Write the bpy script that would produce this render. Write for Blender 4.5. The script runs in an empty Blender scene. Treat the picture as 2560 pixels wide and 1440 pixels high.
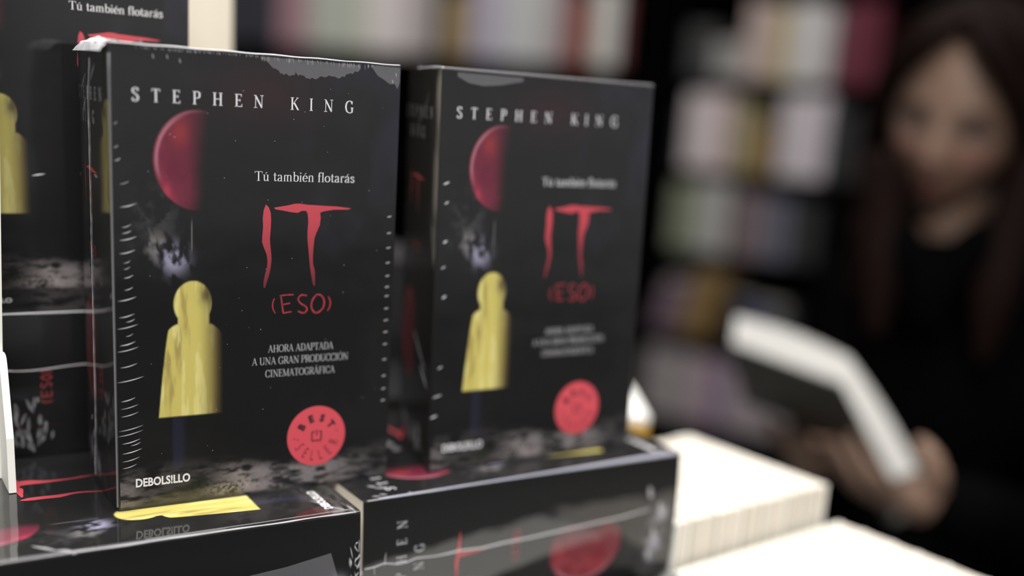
import bpy, bmesh, math, random
import numpy as np
from mathutils import Matrix, Vector

sc = bpy.context.scene
COL = sc.collection
rnd = random.Random(7)
MM = 0.001
BASE = 1.17                     # height of the surface the front book stands on

def W3(x, y, z):                # millimetres round the front book -> metres in the shop
    return Vector((x * MM, y * MM, z * MM + BASE))

# ------------------------------------------------------------------ camera
FPX, CAM, YAW, PITCH, ROLL, SHIFT = 2816.67, (-102.82, -460.29, 180.4), 0.56886, 0.24357, 0.07048, 222.53
cam = bpy.data.cameras.new('camera')
cam.sensor_width = 36.0
cam.lens = FPX / 2560 * 36.0
cam.shift_y = SHIFT / 2560
cam.clip_start = 0.02
cam.clip_end = 60
cam.dof.use_dof = True
cam.dof.focus_distance = 0.477
cam.dof.aperture_fstop = 2.05
cam.dof.aperture_blades = 0
co = bpy.data.objects.new('camera', cam)
COL.objects.link(co)
fw = Vector((math.sin(YAW) * math.cos(PITCH), math.cos(YAW) * math.cos(PITCH), -math.sin(PITCH)))
rt0 = Vector((math.cos(YAW), -math.sin(YAW), 0))
up0 = rt0.cross(fw)
rt = math.cos(ROLL) * rt0 + math.sin(ROLL) * up0
up = -math.sin(ROLL) * rt0 + math.cos(ROLL) * up0
m = Matrix((rt, up, -fw)).transposed().to_4x4()
m.translation = W3(*CAM)
co.matrix_world = m
sc.camera = co

# ------------------------------------------------------------------ light
sc.view_settings.view_transform = 'Standard'
sc.view_settings.look = 'None'
sc.view_settings.gamma = 1.0
sc.view_settings.use_curve_mapping = False
sc.view_settings.exposure = 0.0
world = bpy.data.worlds.new('shop_ambient')
sc.world = world
world.use_nodes = True
bg = world.node_tree.nodes['Background']
nt = world.node_tree                     # dim shop all round: lighter at eye level, dark floor and ceiling
tc = nt.nodes.new('ShaderNodeTexCoord'); sx = nt.nodes.new('ShaderNodeSeparateXYZ'); rp = nt.nodes.new('ShaderNodeValToRGB')
ma = nt.nodes.new('ShaderNodeMapRange'); ma.inputs[1].default_value = -1; ma.inputs[2].default_value = 1
nt.links.new(tc.outputs['Generated'], sx.inputs[0]); nt.links.new(sx.outputs['Z'], ma.inputs[0]); nt.links.new(ma.outputs[0], rp.inputs[0]); nt.links.new(rp.outputs[0], bg.inputs[0])
cr = rp.color_ramp; cr.elements[0].position = .30; cr.elements[0].color = (.03, .03, .03, 1); cr.elements[1].position = .95; cr.elements[1].color = (.07, .07, .07, 1)
for ps, vv in ((.42, .05), (.46, .62), (.52, .95), (.60, .60), (.70, .12)):
    e = cr.elements.new(ps); e.color = (vv*.96, vv*.97, vv, 1)
bg.inputs[1].default_value = 0.5
def area(name, loc, size, power, target, col=(1, .97, .93)):
    l = bpy.data.lights.new(name, 'AREA')
    l.shape = 'RECTANGLE'; l.size, l.size_y = size
    l.energy = power; l.color = col
    o = bpy.data.objects.new(name, l); COL.objects.link(o)
    o.location = loc
    d = Vector(target) - Vector(loc)
    o.rotation_euler = d.to_track_quat('-Z', 'Y').to_euler()
    return o
area('ceiling_lamp_over_table', (0.30, -0.10, 2.75), (1.0, .5), 9.0, (0.27, 0.02, 1.1)).data.spread = math.radians(72)
area('ceiling_lamp_front', (-0.35, -1.15, 2.6), (1.0, .5), 8.4, (0.06, 0.1, 1.1)).data.spread = math.radians(80)
area('ceiling_lamp_aisle', (1.05, 1.05, 2.95), (1.6, .5), 33, (1.75, 2.1, 1.1))

# ------------------------------------------------------------------ helpers
def prop(o, label=None, cat=None, group=None, kind=None):
    if label: o['label'] = label
    if cat: o['category'] = cat
    if group: o['group'] = group
    if kind: o['kind'] = kind
    return o
def empty(name, mat, label, cat, group=None):
    o = bpy.data.objects.new(name, None); COL.objects.link(o)
    o.empty_display_size = .02
    o.matrix_world = mat
    return prop(o, label, cat, group)
class MB:
    """collects polygons (millimetres) and builds one mesh object"""
    def __init__(s): s.v = []; s.f = []; s.m = []
    def add(s, vs, fs, mi=0):
        n = len(s.v); s.v += [tuple(map(float, a)) for a in vs]
        for f in fs: s.f.append([n + i for i in f]); s.m.append(mi)
    def box(s, x0, y0, z0, x1, y1, z1, mi=0):
        s.add([(x0,y0,z0),(x1,y0,z0),(x1,y1,z0),(x0,y1,z0),(x0,y0,z1),(x1,y0,z1),(x1,y1,z1),(x0,y1,z1)],
              [(0,3,2,1),(4,5,6,7),(0,1,5,4),(1,2,6,5),(2,3,7,6),(3,0,4,7)], mi)
    def prism(s, poly, off, mi=0):
        """poly: list of 3-D points, extruded by vector off"""
        n = len(poly)
        v = [tuple(p) for p in poly] + [tuple(np.add(p, off)) for p in poly]
        s.add(v, [tuple(range(n))[::-1], tuple(range(n, 2 * n))] + [(i, (i + 1) % n, n + (i + 1) % n, n + i) for i in range(n)], mi)
    def tube(s, pts, rad, n=6, mi=0):
        pts = [np.array(p, float) for p in pts]
        rad = rad if hasattr(rad, '__len__') else [rad] * len(pts)
        rings = []
        for i, p in enumerate(pts):
            d = pts[min(i + 1, len(pts) - 1)] - pts[max(i - 1, 0)]
            d /= (np.linalg.norm(d) + 1e-9)
            a = np.cross(d, (0, 0, 1.0) if abs(d[2]) < .9 else (0, 1.0, 0)); a /= np.linalg.norm(a)
            b = np.cross(d, a)
            rings.append([p + rad[i] * (math.cos(t) * a + math.sin(t) * b) for t in [2 * math.pi * k / n for k in range(n)]])
        v = [q for r in rings for q in r]
        f = [(i * n + k, i * n + (k + 1) % n, (i + 1) * n + (k + 1) % n, (i + 1) * n + k) for i in range(len(pts) - 1) for k in range(n)]
        f += [tuple(range(n))[::-1], tuple(range((len(pts) - 1) * n, len(pts) * n))]
        s.add(v, f, mi)
    def mesh(s, name, mats, smooth=False):
        me = bpy.data.meshes.new(name)
        me.from_pydata([(a * MM, b * MM, c * MM) for a, b, c in s.v], [], s.f)
        for mt in (mats if isinstance(mats, (list, tuple)) else [mats]): me.materials.append(mt)
        me.polygons.foreach_set('material_index', s.m)
        if smooth: me.polygons.foreach_set('use_smooth', [True] * len(s.f))
        me.update()
        return me
def ob(name, me, parent=None, mat=None):
    o = bpy.data.objects.new(name, me); COL.objects.link(o)
    if parent: o.parent = parent
    if mat is not None: o.matrix_world = mat
    return o
def fix_normals(me):
    bm = bmesh.new(); bm.from_mesh(me); bmesh.ops.recalc_face_normals(bm, faces=bm.faces); bm.to_mesh(me); bm.free()

# ------------------------------------------------------------------ materials
def mat(name, col, rough=.6, coat=0, coat_rough=.08, spec=.5, alpha=1, attr=None, noise=None, coat_bump=None, metal=0, sss=0, emis=None):
    m = bpy.data.materials.new(name); m.use_nodes = True
    nt = m.node_tree; b = nt.nodes['Principled BSDF']
    b.inputs['Base Color'].default_value = (*col, 1)
    b.inputs['Roughness'].default_value = rough
    b.inputs['Coat Weight'].default_value = coat
    b.inputs['Coat Roughness'].default_value = coat_rough
    b.inputs['Specular IOR Level'].default_value = spec
    b.inputs['Alpha'].default_value = alpha
    b.inputs['Metallic'].default_value = metal
    if sss:
        b.inputs['Subsurface Weight'].default_value = sss
        b.inputs['Subsurface Radius'].default_value = (.008, .003, .002)
    if attr:
        a = nt.nodes.new('ShaderNodeAttribute'); a.attribute_name = attr
        nt.links.new(a.outputs['Color'], b.inputs['Base Color'])
    tc = nt.nodes.new('ShaderNodeTexCoord')
    if noise:                        # (scale vector, strength, colour 2)
        mp = nt.nodes.new('ShaderNodeMapping'); mp.inputs['Scale'].default_value = noise[0]
        n = nt.nodes.new('ShaderNodeTexNoise'); n.inputs['Scale'].default_value = 1; n.inputs['Detail'].default_value = 4
        mx = nt.nodes.new('ShaderNodeMix'); mx.data_type = 'RGBA'
        mx.inputs[6].default_value = (*col, 1); mx.inputs[7].default_value = (*noise[2], 1)
        rp = nt.nodes.new('ShaderNodeValToRGB'); rp.color_ramp.elements[0].position = .5 - noise[1]; rp.color_ramp.elements[1].position = .5 + noise[1]
        nt.links.new(tc.outputs['Object'], mp.inputs['Vector']); nt.links.new(mp.outputs['Vector'], n.inputs['Vector'])
        nt.links.new(n.outputs['Fac'], rp.inputs['Fac']); nt.links.new(rp.outputs['Color'], mx.inputs[0])
        nt.links.new(mx.outputs[2], b.inputs['Base Color'])
    if coat_bump:                    # (scale, distance)
        n = nt.nodes.new('ShaderNodeTexNoise'); n.inputs['Scale'].default_value = coat_bump[0]; n.inputs['Detail'].default_value = 2
        bp = nt.nodes.new('ShaderNodeBump'); bp.inputs['Strength'].default_value = 1; bp.inputs['Distance'].default_value = coat_bump[1]
        nt.links.new(tc.outputs['Object'], n.inputs['Vector']); nt.links.new(n.outputs['Fac'], bp.inputs['Height'])
        nt.links.new(bp.outputs['Normal'], b.inputs['Coat Normal'])
    return m
FILM = dict(coat=1, coat_rough=.05, coat_bump=(22, .0006))
M_COVER = mat('printed_card_under_film', (.01, .01, .01), .55, spec=.12, attr='print', **FILM)
M_BLACK = mat('black_card_under_film', (.006, .006, .0063), .55, spec=.12, **FILM)
M_WHITE_INK = mat('white_ink', (.66, .66, .69), .5, coat=.5, coat_rough=.08)
M_GREY_INK = mat('grey_ink', (.36, .36, .38), .5, coat=.5, coat_rough=.08)
M_RED_INK = mat('red_ink', (.62, .06, .075), .5, attr='print', coat=.5, coat_rough=.08)
M_SEAL = mat('red_seal', (.58, .066, .09), .5, coat=.5, coat_rough=.1)
M_SEAL_INK = mat('dark_seal_ink', (.03, .008, .012), .5)
M_PAGES = mat('page_edges', (.80, .76, .68), .8, noise=((6, 6, 900), .3, (.70, .66, .58)), spec=.2)
M_CREASE = mat('film_crease', (.85, .85, .88), .25, alpha=.30)
M_CREASE_FAINT = mat('film_crease_faint', (.7, .7, .75), .2, alpha=.13)
M_LILAC = mat('lilac_edge_sheen', (.62, .62, .74), .25, alpha=.5)
M_TORN = mat('crumpled_film', (.8, .8, .84), .25, alpha=.72)
M_BOARD = mat('white_foam_board', (.78, .78, .74), .7, spec=.3)

# ------------------------------------------------------------------ stroke lettering
def crom(p, k=8):
    p = [np.array(a, float) for a in p]
    if len(p) < 3: return p
    q = [2 * p[0] - p[1]] + p + [2 * p[-1] - p[-2]]; o = []
    for i in range(1, len(q) - 2):
        for t in np.arange(k) / k:
            a, b, c, d = q[i-1], q[i], q[i+1], q[i+2]
            o.append(.5 * ((2*b) + (-a + c)*t + (2*a - 5*b + 4*c - d)*t*t + (-a + 3*b - 3*c + d)*t**3))
    return o + [p[-1]]
TK, TN, SR = .125, .05, .045
def L(x0, y0, x1, y1, w): return ([(x0, y0), (x1, y1)], w)
def stem(x, y0=0, y1=1, w=TK, s0=.14, s1=.14):
    o = [L(x, y0, x, y1, w)]
    if s0: o.append(L(x - s0, y0 + SR/2, x + s0, y0 + SR/2, SR))
    if s1: o.append(L(x - s1, y1 - SR/2, x + s1, y1 - SR/2, SR))
    return o
def curve(*p): return (crom(p), 'auto')
def acute(x, y=1.1): return [L(x - .05, y, x + .09, y + .16, .06)]
def ser(x, y, h=.13): return [L(x - h, y, x + h, y, SR)]
def bowlR(x, top, bot, r): return curve((x, top - .02), (x + r*.55, top - .02), (x + r, (top*.8 + bot*.2)), (x + r, (top*.2 + bot*.8)), (x + r*.55, bot + .02), (x, bot + .02))
def ring(cx, cy, rx, ry): return ([(cx + rx*math.cos(t), cy + ry*math.sin(t)) for t in np.linspace(0, 2*math.pi, 29)], 'auto')
G = {
 'I': (.42, stem(.21)),
 'T': (.70, stem(.35, s1=0) + [L(.03, .97, .67, .97, TN), L(.05, .98, .05, .80, .05), L(.65, .98, .65, .80, .05)]),
 'E': (.64, stem(.17) + [L(.1, .97, .56, .97, TN), L(.56, 1, .56, .8, .05), L(.17, .52, .45, .52, TN), L(.45, .62, .45, .42, .05), L(.1, .03, .6, .03, TN), L(.6, 0, .6, .22, .05)]),
 'F': (.60, stem(.17) + [L(.1, .97, .56, .97, TN), L(.56, 1, .56, .8, .05), L(.17, .52, .45, .52, TN), L(.45, .62, .45, .42, .05)]),
 'L': (.62, stem(.17) + [L(.1, .03, .58, .03, TN), L(.58, 0, .58, .24, .05)]),
 'P': (.62, stem(.17) + [bowlR(.17, 1, .47, .38)]),
 'B': (.64, stem(.17) + [bowlR(.17, 1, .52, .33), bowlR(.17, .54, 0, .39)]),
 'R': (.70, stem(.17) + [bowlR(.17, 1, .48, .36), L(.36, .5, .66, .03, TK)] + ser(.66, .025, .08)),
 'D': (.76, stem(.17) + [curve((.17, .97), (.42, .97), (.66, .75), (.68, .5), (.66, .25), (.42, .03), (.17, .03))]),
 'H': (.84, stem(.17) + stem(.67) + [L(.17, .51, .67, .51, TN)]),
 'N': (.84, stem(.15, w=TN, s1=0) + stem(.69, w=TN, s0=0) + [L(.13, .98, .68, .04, TK), L(.02, .975, .2, .975, SR)]),
 'M': (.98, stem(.15, w=TN, s1=.1) + stem(.83, s1=.1) + [L(.15, .98, .48, .05, TK), L(.48, .05, .83, .98, TN)]),
 'K': (.76, stem(.17) + [L(.22, .45, .62, .96, TN), L(.32, .6, .68, .03, TK)] + ser(.62, .975, .1) + ser(.68, .025, .09)),
 'A': (.78, [L(.10, .02, .38, .98, TN), L(.36, 1, .66, .02, TK), L(.2, .34, .56, .34, TN)] + ser(.1, .025, .1) + ser(.66, .025, .12)),
 'U': (.82, [L(.17, 1, .17, .35, TK), curve((.17, .36), (.2, .12), (.4, .02), (.6, .12), (.65, .36)), L(.65, .35, .65, 1, TN)] + ser(.17, .975) + ser(.65, .975)),
 'O': (.82, [ring(.41, .5, .35, .48)]),
 'C': (.74, [curve((.66, .76), (.58, .93), (.41, .99), (.18, .85), (.09, .5), (.18, .15), (.41, .01), (.6, .08), (.68, .25)), L(.67, .98, .67, .72, .05)]),
 'G': (.80, [curve((.66, .76), (.58, .93), (.41, .99), (.18, .85), (.09, .5), (.18, .15), (.41, .01), (.58, .04), (.67, .12)), L(.67, .98, .67, .72, .05), L(.67, .42, .67, .06, TK)] + ser(.66, .43)),
 'S': (.58, [curve((.48, .80), (.42, .94), (.28, .99), (.12, .90), (.11, .70), (.28, .54), (.45, .40), (.48, .16), (.32, .01), (.16, .05), (.08, .22)), L(.5, .98, .5, .76, .05), L(.06, .02, .06, .25, .05)]),
 't': (.36, [L(.16, .86, .16, .14, .11), curve((.16, .15), (.2, .03), (.32, .07)), L(.03, .64, .32, .64, .05)]),
 'u': (.56, [L(.13, .66, .13, .16, .11), curve((.13, .2), (.18, .03), (.32, .05), (.41, .15)), L(.42, .66, .42, .02, .11)] + ser(.1, .645, .09) + ser(.39, .645, .09) + ser(.46, .02, .07)),
 'a': (.50, [curve((.09, .52), (.14, .64), (.28, .65), (.35, .52)), L(.35, .54, .35, .04, .11), curve((.35, .38), (.18, .33), (.08, .2), (.1, .04), (.24, .03), (.35, .14))] + ser(.39, .02, .06)),
 'm': (.84, stem(.13, 0, .66, .11, .1, .07) + [curve((.13, .52), (.22, .65), (.34, .64), (.39, .5)), L(.39, .52, .39, 0, .11), curve((.39, .52), (.48, .65), (.62, .64), (.67, .5)), L(.67, .52, .67, 0, .11)] + ser(.39, .02, .1) + ser(.67, .02, .1)),
 'n': (.56, stem(.13, 0, .66, .11, .1, .07) + [curve((.13, .52), (.23, .65), (.37, .64), (.42, .5)), L(.42, .52, .42, 0, .11)] + ser(.42, .02, .1)),
 'r': (.42, stem(.13, 0, .66, .11, .1, .07) + [curve((.14, .5), (.2, .62), (.3, .66), (.36, .6)), L(.33, .62, .36, .54, .09)]),
 'b': (.54, [L(.12, 1.02, .12, .03, .11), curve((.12, .52), (.24, .65), (.42, .58), (.46, .34), (.4, .08), (.25, .02), (.12, .12))] + ser(.09, 1.0, .08)),
 'i': (.28, stem(.13, 0, .66, .11, .1, .07) + [L(.07, .9, .19, .9, .12)]),
 'l': (.28, stem(.13, 0, 1.02, .11, .1, .07)),
 'f': (.34, [L(.14, 0, .14, .8, .11), curve((.14, .78), (.17, .95), (.28, 1.02), (.37, .95)), L(.03, .64, .3, .64, .05)] + ser(.14, .02, .1)),
 'e': (.48, [curve((.08, .36), (.40, .36), (.38, .55), (.24, .65), (.11, .55), (.07, .32), (.13, .08), (.26, .02), (.40, .12))]),
 'o': (.52, [ring(.26, .33, .2, .31)]),
 's': (.42, [curve((.33, .5), (.28, .63), (.18, .65), (.08, .55), (.15, .4), (.28, .32), (.35, .18), (.26, .03), (.15, .02), (.07, .17))]),
 ' ': (.3, []),
}
for acc, base, x, y in (('Ó', 'O', .41, 1.08), ('Á', 'A', .38, 1.08), ('ú', 'u', .27, .76), ('é', 'e', .25, .76), ('á', 'a', .25, .76)):
    G[acc] = (G[base][0], G[base][1] + acute(x, y))
def ribbon(pts, w):
    p = np.array(pts, float)
    d = np.gradient(p, axis=0) if len(p) > 2 else np.array([p[1] - p[0]] * 2)
    d /= (np.linalg.norm(d, axis=1)[:, None] + 1e-9)
    n = np.stack([-d[:, 1], d[:, 0]], 1)
    ww = (TN + (TK - TN) * np.abs(d[:, 1]) ** 1.5) if isinstance(w, str) else (np.array(w) if hasattr(w, '__len__') else np.full(len(p), w))
    return p + n * ww[:, None] / 2, p - n * ww[:, None] / 2
class Print:
    """flat ink shapes on a surface; put(x, z) maps them to 3-D"""
    def __init__(s, put): s.mb = MB(); s.put = put; s.col = []
    def rib(s, pts, w, col=None):
        a, b = ribbon(pts, w); n = len(a)
        s.mb.add([s.put(*q) for q in a] + [s.put(*q) for q in b], [(i, n + i, n + i + 1, i + 1) for i in range(n - 1)])
        if col: s.col += [col(q) for q in a] + [col(q) for q in b]
    def glyph(s, ch, x, z, cap, sx=1, ang=0, bold=1):
        c, sn = math.cos(ang), math.sin(ang)
        for pts, w in G[ch][1]:
            a, b = ribbon(pts, w)
            if bold != 1:
                mid = (a + b) / 2; a = mid + (a - mid) * bold; b = mid + (b - mid) * bold
            f = lambda q: s.put(x + cap * (q[0]*sx*c - q[1]*sn), z + cap * (q[0]*sx*sn + q[1]*c))
            n = len(a)
            s.mb.add([f(q) for q in a] + [f(q) for q in b], [(i, n + i, n + i + 1, i + 1) for i in range(n - 1)])
    def line(s, txt, x0, x1, z, cap, bold=1):
        adv = [G[c][0] for c in txt]; sx = (x1 - x0) / (sum(adv) * cap); x = x0
        for c, a in zip(txt, adv):
            s.glyph(c, x, z, cap, sx, 0, bold); x += a * cap * sx
    def spaced(s, txt, xs, z, cap, sx=1, bold=1):
        for c, x in zip(txt, xs): s.glyph(c, x - G[c][0]*cap*sx/2, z, cap, sx, 0, bold)
    def poly(s, pts, col=None):
        s.mb.add([s.put(*q) for q in pts], [tuple(range(len(pts)))])
        if col: s.col += [col(q) for q in pts]
    def mesh(s, name, m):
        me = s.mb.mesh(name, m)
        if s.col:
            a = me.color_attributes.new('print', 'FLOAT_COLOR', 'POINT')
            a.data.foreach_set('color', np.array([(*c, 1) for c in s.col], np.float32).ravel())
        return me
def sans(txt, bold=.03):
    """outline of the built-in sans letters as (verts, faces), cap height 1"""
    cu = bpy.data.curves.new('t', 'FONT'); cu.body = txt; cu.size = 1; cu.offset = bold; cu.resolution_u = 3
    o = bpy.data.objects.new('t', cu); COL.objects.link(o)
    dg = bpy.context.evaluated_depsgraph_get(); me = bpy.data.meshes.new_from_object(o.evaluated_get(dg))
    v = np.array([p.co[:2] for p in me.vertices]); f = [tuple(p.vertices) for p in me.polygons]
    bpy.data.objects.remove(o); bpy.data.curves.remove(cu); bpy.data.meshes.remove(me)
    if len(v): v[:, 0] -= v[:, 0].min(); v[:, 1] -= v[:, 1].min(); v /= v[:, 1].max()
    return v, f

# ------------------------------------------------------------------ the printed cover
H, WD, T = 190.0, 124.0, 69.0
_rs = np.random.RandomState(3)
_lat = _rs.rand(256, 256)
def vnoise(x, y):
    xi, yi = np.floor(x).astype(int), np.floor(y).astype(int); fx, fy = x - xi, y - yi
    fx, fy = fx*fx*(3 - 2*fx), fy*fy*(3 - 2*fy)
    g = lambda a, b: _lat[(xi + a) % 256, (yi + b) % 256]
    return (g(0,0)*(1-fx) + g(1,0)*fx)*(1-fy) + (g(0,1)*(1-fx) + g(1,1)*fx)*fy
def fbm(x, y, o=4):
    r, a, t = 0, 1, 0
    for k in range(o): r = r + a*vnoise(x*2**k + 17*k, y*2**k + 5*k); t += a; a *= .55
    return r / t
def sstep(a, b, x):
    t = np.clip((x - a) / (b - a), 0, 1); return t*t*(3 - 2*t)
def over(c, col, a): return c*(1 - a[..., None]) + np.array(col)*a[..., None]
def cover_art(u, z):
    """linear colour of the printed front cover at u (from the spine) and z (from the foot), mm"""
    c = np.zeros(u.shape + (3,)) + np.array((.0078, .0078, .0081))
    c = over(c, (.013, .013, .013), .5*sstep(.5, .8, fbm(u/30, z/30)))
    c = over(c, (.020, .018, .034), .6*sstep(.52, .8, fbm(u/25 + 9, z/40)) * sstep(70, 105, u))
    c = over(c, (.030, .009, .012), .5*np.exp(-((u - 62)/22)**2 - ((z - 174)/12)**2))
    # plain red oval, fading into the dark on its right
    ex, ez = (u - 34.5)/18.2, (z - 146.6)/20.0
    r = np.sqrt(ex**2 + np.where(ez < 0, ez*.98, ez)**2)
    ins = sstep(1.012, .985, r); fade = sstep(39, 28, u + 1.5*fbm(u/6, z/6) - .06*(z - 146))
    body = np.zeros_like(c) + np.array((.115, .013, .031))
    body = over(body, (.19, .022, .048), sstep(.45, .8, fbm(u/9, z/16 + 3)))
    body = over(body, (.25, .03, .03), .7*np.exp(-((u - 27)/4)**2 - ((z - 157)/5)**2))
    body = over(body, (.42, .035, .075), .8*np.exp(-((u - 21.5)/2)**2 - ((z - 133.5)/4)**2))
    body = over(body, (.42, .17, .22), .75*np.exp(-((r - .93)/.035)**2)*sstep(-.2, -.75, ex)*sstep(-.55, 0, ez))
    body = over(body, (.28, .10, .13), .6*np.exp(-((r - .965)/.03)**2)*sstep(.2, .8, ez))
    c = over(c, body, ins*np.maximum(fade, .0)) if False else c*(1 - (ins*fade)[..., None]) + body*(ins*fade)[..., None]
    # string
    c = over(c, (.16, .15, .15), .8*(np.abs(u - 31.7) < .35)*sstep(108, 112, z)*sstep(124, 119, z))
    # pale smoky smudges under the oval
    n = fbm(u/3.2 + 2, z/5 + (u - 20)/7)
    a = np.exp(-((u - 17 - (114 - z)*.45)/6)**2 - ((z - 111)/6.5)**2)
    c = over(c, (.20, .19, .19), .9*a*sstep(.42, .68, n))
    a = np.exp(-((u - 24.5)/4.6)**2 - ((z - 106.3)/5)**2)
    c = over(c, (.33, .32, .46), .95*a*sstep(.34, .6, n))
    c = over(c, (.055, .055, .06), .7*np.exp(-((u - 17)/8)**2 - ((z - 124)/9)**2)*sstep(.45, .7, fbm(u/4, z/4 + 8)))
    # plain yellow upright shape: a rounded top over a tapering block
    hood = sstep(1.06, .95, np.sqrt(((u - 32)/7.9)**2 + ((z - 87.6)/9.4)**2))
    k = np.clip((79.5 - z)/40, 0, 1)
    lft, rgt = 22.6 - 5.0*k**.7, 42.6 + .2*k
    top = sstep(79.8 - .09*np.maximum(np.abs(u - 32) - 5, 0)**2, 78.6 - .09*np.maximum(np.abs(u - 32) - 5, 0)**2, z)
    blk = sstep(lft - .4, lft + .4, u)*sstep(rgt + 2.5, rgt - 3, u)*top*sstep(39.0, 39.8, z)
    nk = sstep(25.4, 26.2, u)*sstep(39.4, 38.4, u)*sstep(76, 77, z)*sstep(84, 83, z)
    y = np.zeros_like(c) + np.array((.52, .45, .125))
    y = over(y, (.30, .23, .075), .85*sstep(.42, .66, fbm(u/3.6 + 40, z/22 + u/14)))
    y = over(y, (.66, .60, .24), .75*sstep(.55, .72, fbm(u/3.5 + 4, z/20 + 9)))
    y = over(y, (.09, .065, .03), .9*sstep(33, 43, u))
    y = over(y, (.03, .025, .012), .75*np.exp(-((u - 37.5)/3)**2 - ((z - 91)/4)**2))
    a = np.maximum(np.maximum(hood, blk), nk)
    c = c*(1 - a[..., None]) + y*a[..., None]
    c = over(c, (.016, .017, .034), .8*sstep(22.5, 24, u)*sstep(30, 26, u)*sstep(14, 20, z)*sstep(39.5, 38.5, z))
    # stony ground
    g = fbm(u/7, z/2.2) ; gf = fbm(u/1.1 + 3, z/.8)
    band = sstep(19 + 4*np.sin(u/17), 10, z)*sstep(.30, .62, g)
    amt = band*(.25 + .75*sstep(40, 52, u)*sstep(118, 88, u) + .35*sstep(12, 4, u))*(.6 + .8*gf)
    c = over(c, (.19, .17, .175), np.clip(amt, 0, 1)*.95)
    c = over(c, (.010, .012, .006), .9*np.exp(-((u - 31)/9)**2 - ((z - 6)/3.6)**2))
    c = over(c, (.30, .265, .26), .85*np.exp(-((u - 52)/11)**2 - ((z - 5)/2.6)**2)*sstep(.35, .6, gf))
    c = over(c, (.008, .008, .009), .8*sstep(2.2, .8, z))
    return np.clip(c, .002, .9)
def spine_art(y, z):
    """spine print; y from the front cover"""
    c = np.zeros(y.shape + (3,)) + np.array((.0078, .0078, .0081))
    ex, ez = (y - 44)/19, (z - 61)/23
    r = np.sqrt(ex**2 + ez**2); a = sstep(1.02, .97, r)*sstep(27, 45, y)
    b = np.zeros_like(c) + np.array((.15, .014, .024))
    b = over(b, (.24, .03, .04), sstep(.4, .7, fbm(y/9, z/12)))
    b = over(b, (.34, .14, .17), .8*np.exp(-((r - .92)/.05)**2)*sstep(.2, .8, ex))
    c = c*(1 - a[..., None]) + b*a[..., None]
    c = over(c, (.30, .30, .36), .9*np.exp(-((y - 48)/11)**2 - ((z - 14)/5)**2)*sstep(.4, .62, fbm(y/4, z/4 + 7)))
    c = over(c, (.34, .34, .40), .8*np.exp(-((y - 33)/4)**2 - ((z - 10)/3.5)**2))
    return np.clip(c, .002, .9)
BULGE = 1.6
def spine_x(y):
    s = np.clip((y - T/2)/(T/2), -1, 1); return -BULGE*(1 - s**2)
_mc = {}
def grid_mesh(name, P, colf, mt, extra=None):
    ni, nj = P.shape[:2]
    idx = np.arange(ni*nj).reshape(ni, nj)
    f = np.stack([idx[:-1, :-1], idx[1:, :-1], idx[1:, 1:], idx[:-1, 1:]], -1).reshape(-1, 4)
    v = P.reshape(-1, 3); c = colf.reshape(-1, 3); fl = f.tolist()
    if extra:
        n = len(v); v = np.vstack([v, np.array(extra.v)]); c = np.vstack([c, np.full((len(extra.v), 3), .009)])
        fl = fl + [[n + i for i in q] for q in extra.f]
    me = bpy.data.meshes.new(name); me.from_pydata((v*MM).tolist(), [], fl)
    a = me.color_attributes.new('print', 'FLOAT_COLOR', 'POINT')
    a.data.foreach_set('color', np.c_[c, np.ones(len(c))].astype(np.float32).ravel())
    me.materials.append(mt); me.polygons.foreach_set('use_smooth', [True]*len(fl)); me.update()
    return me
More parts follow.
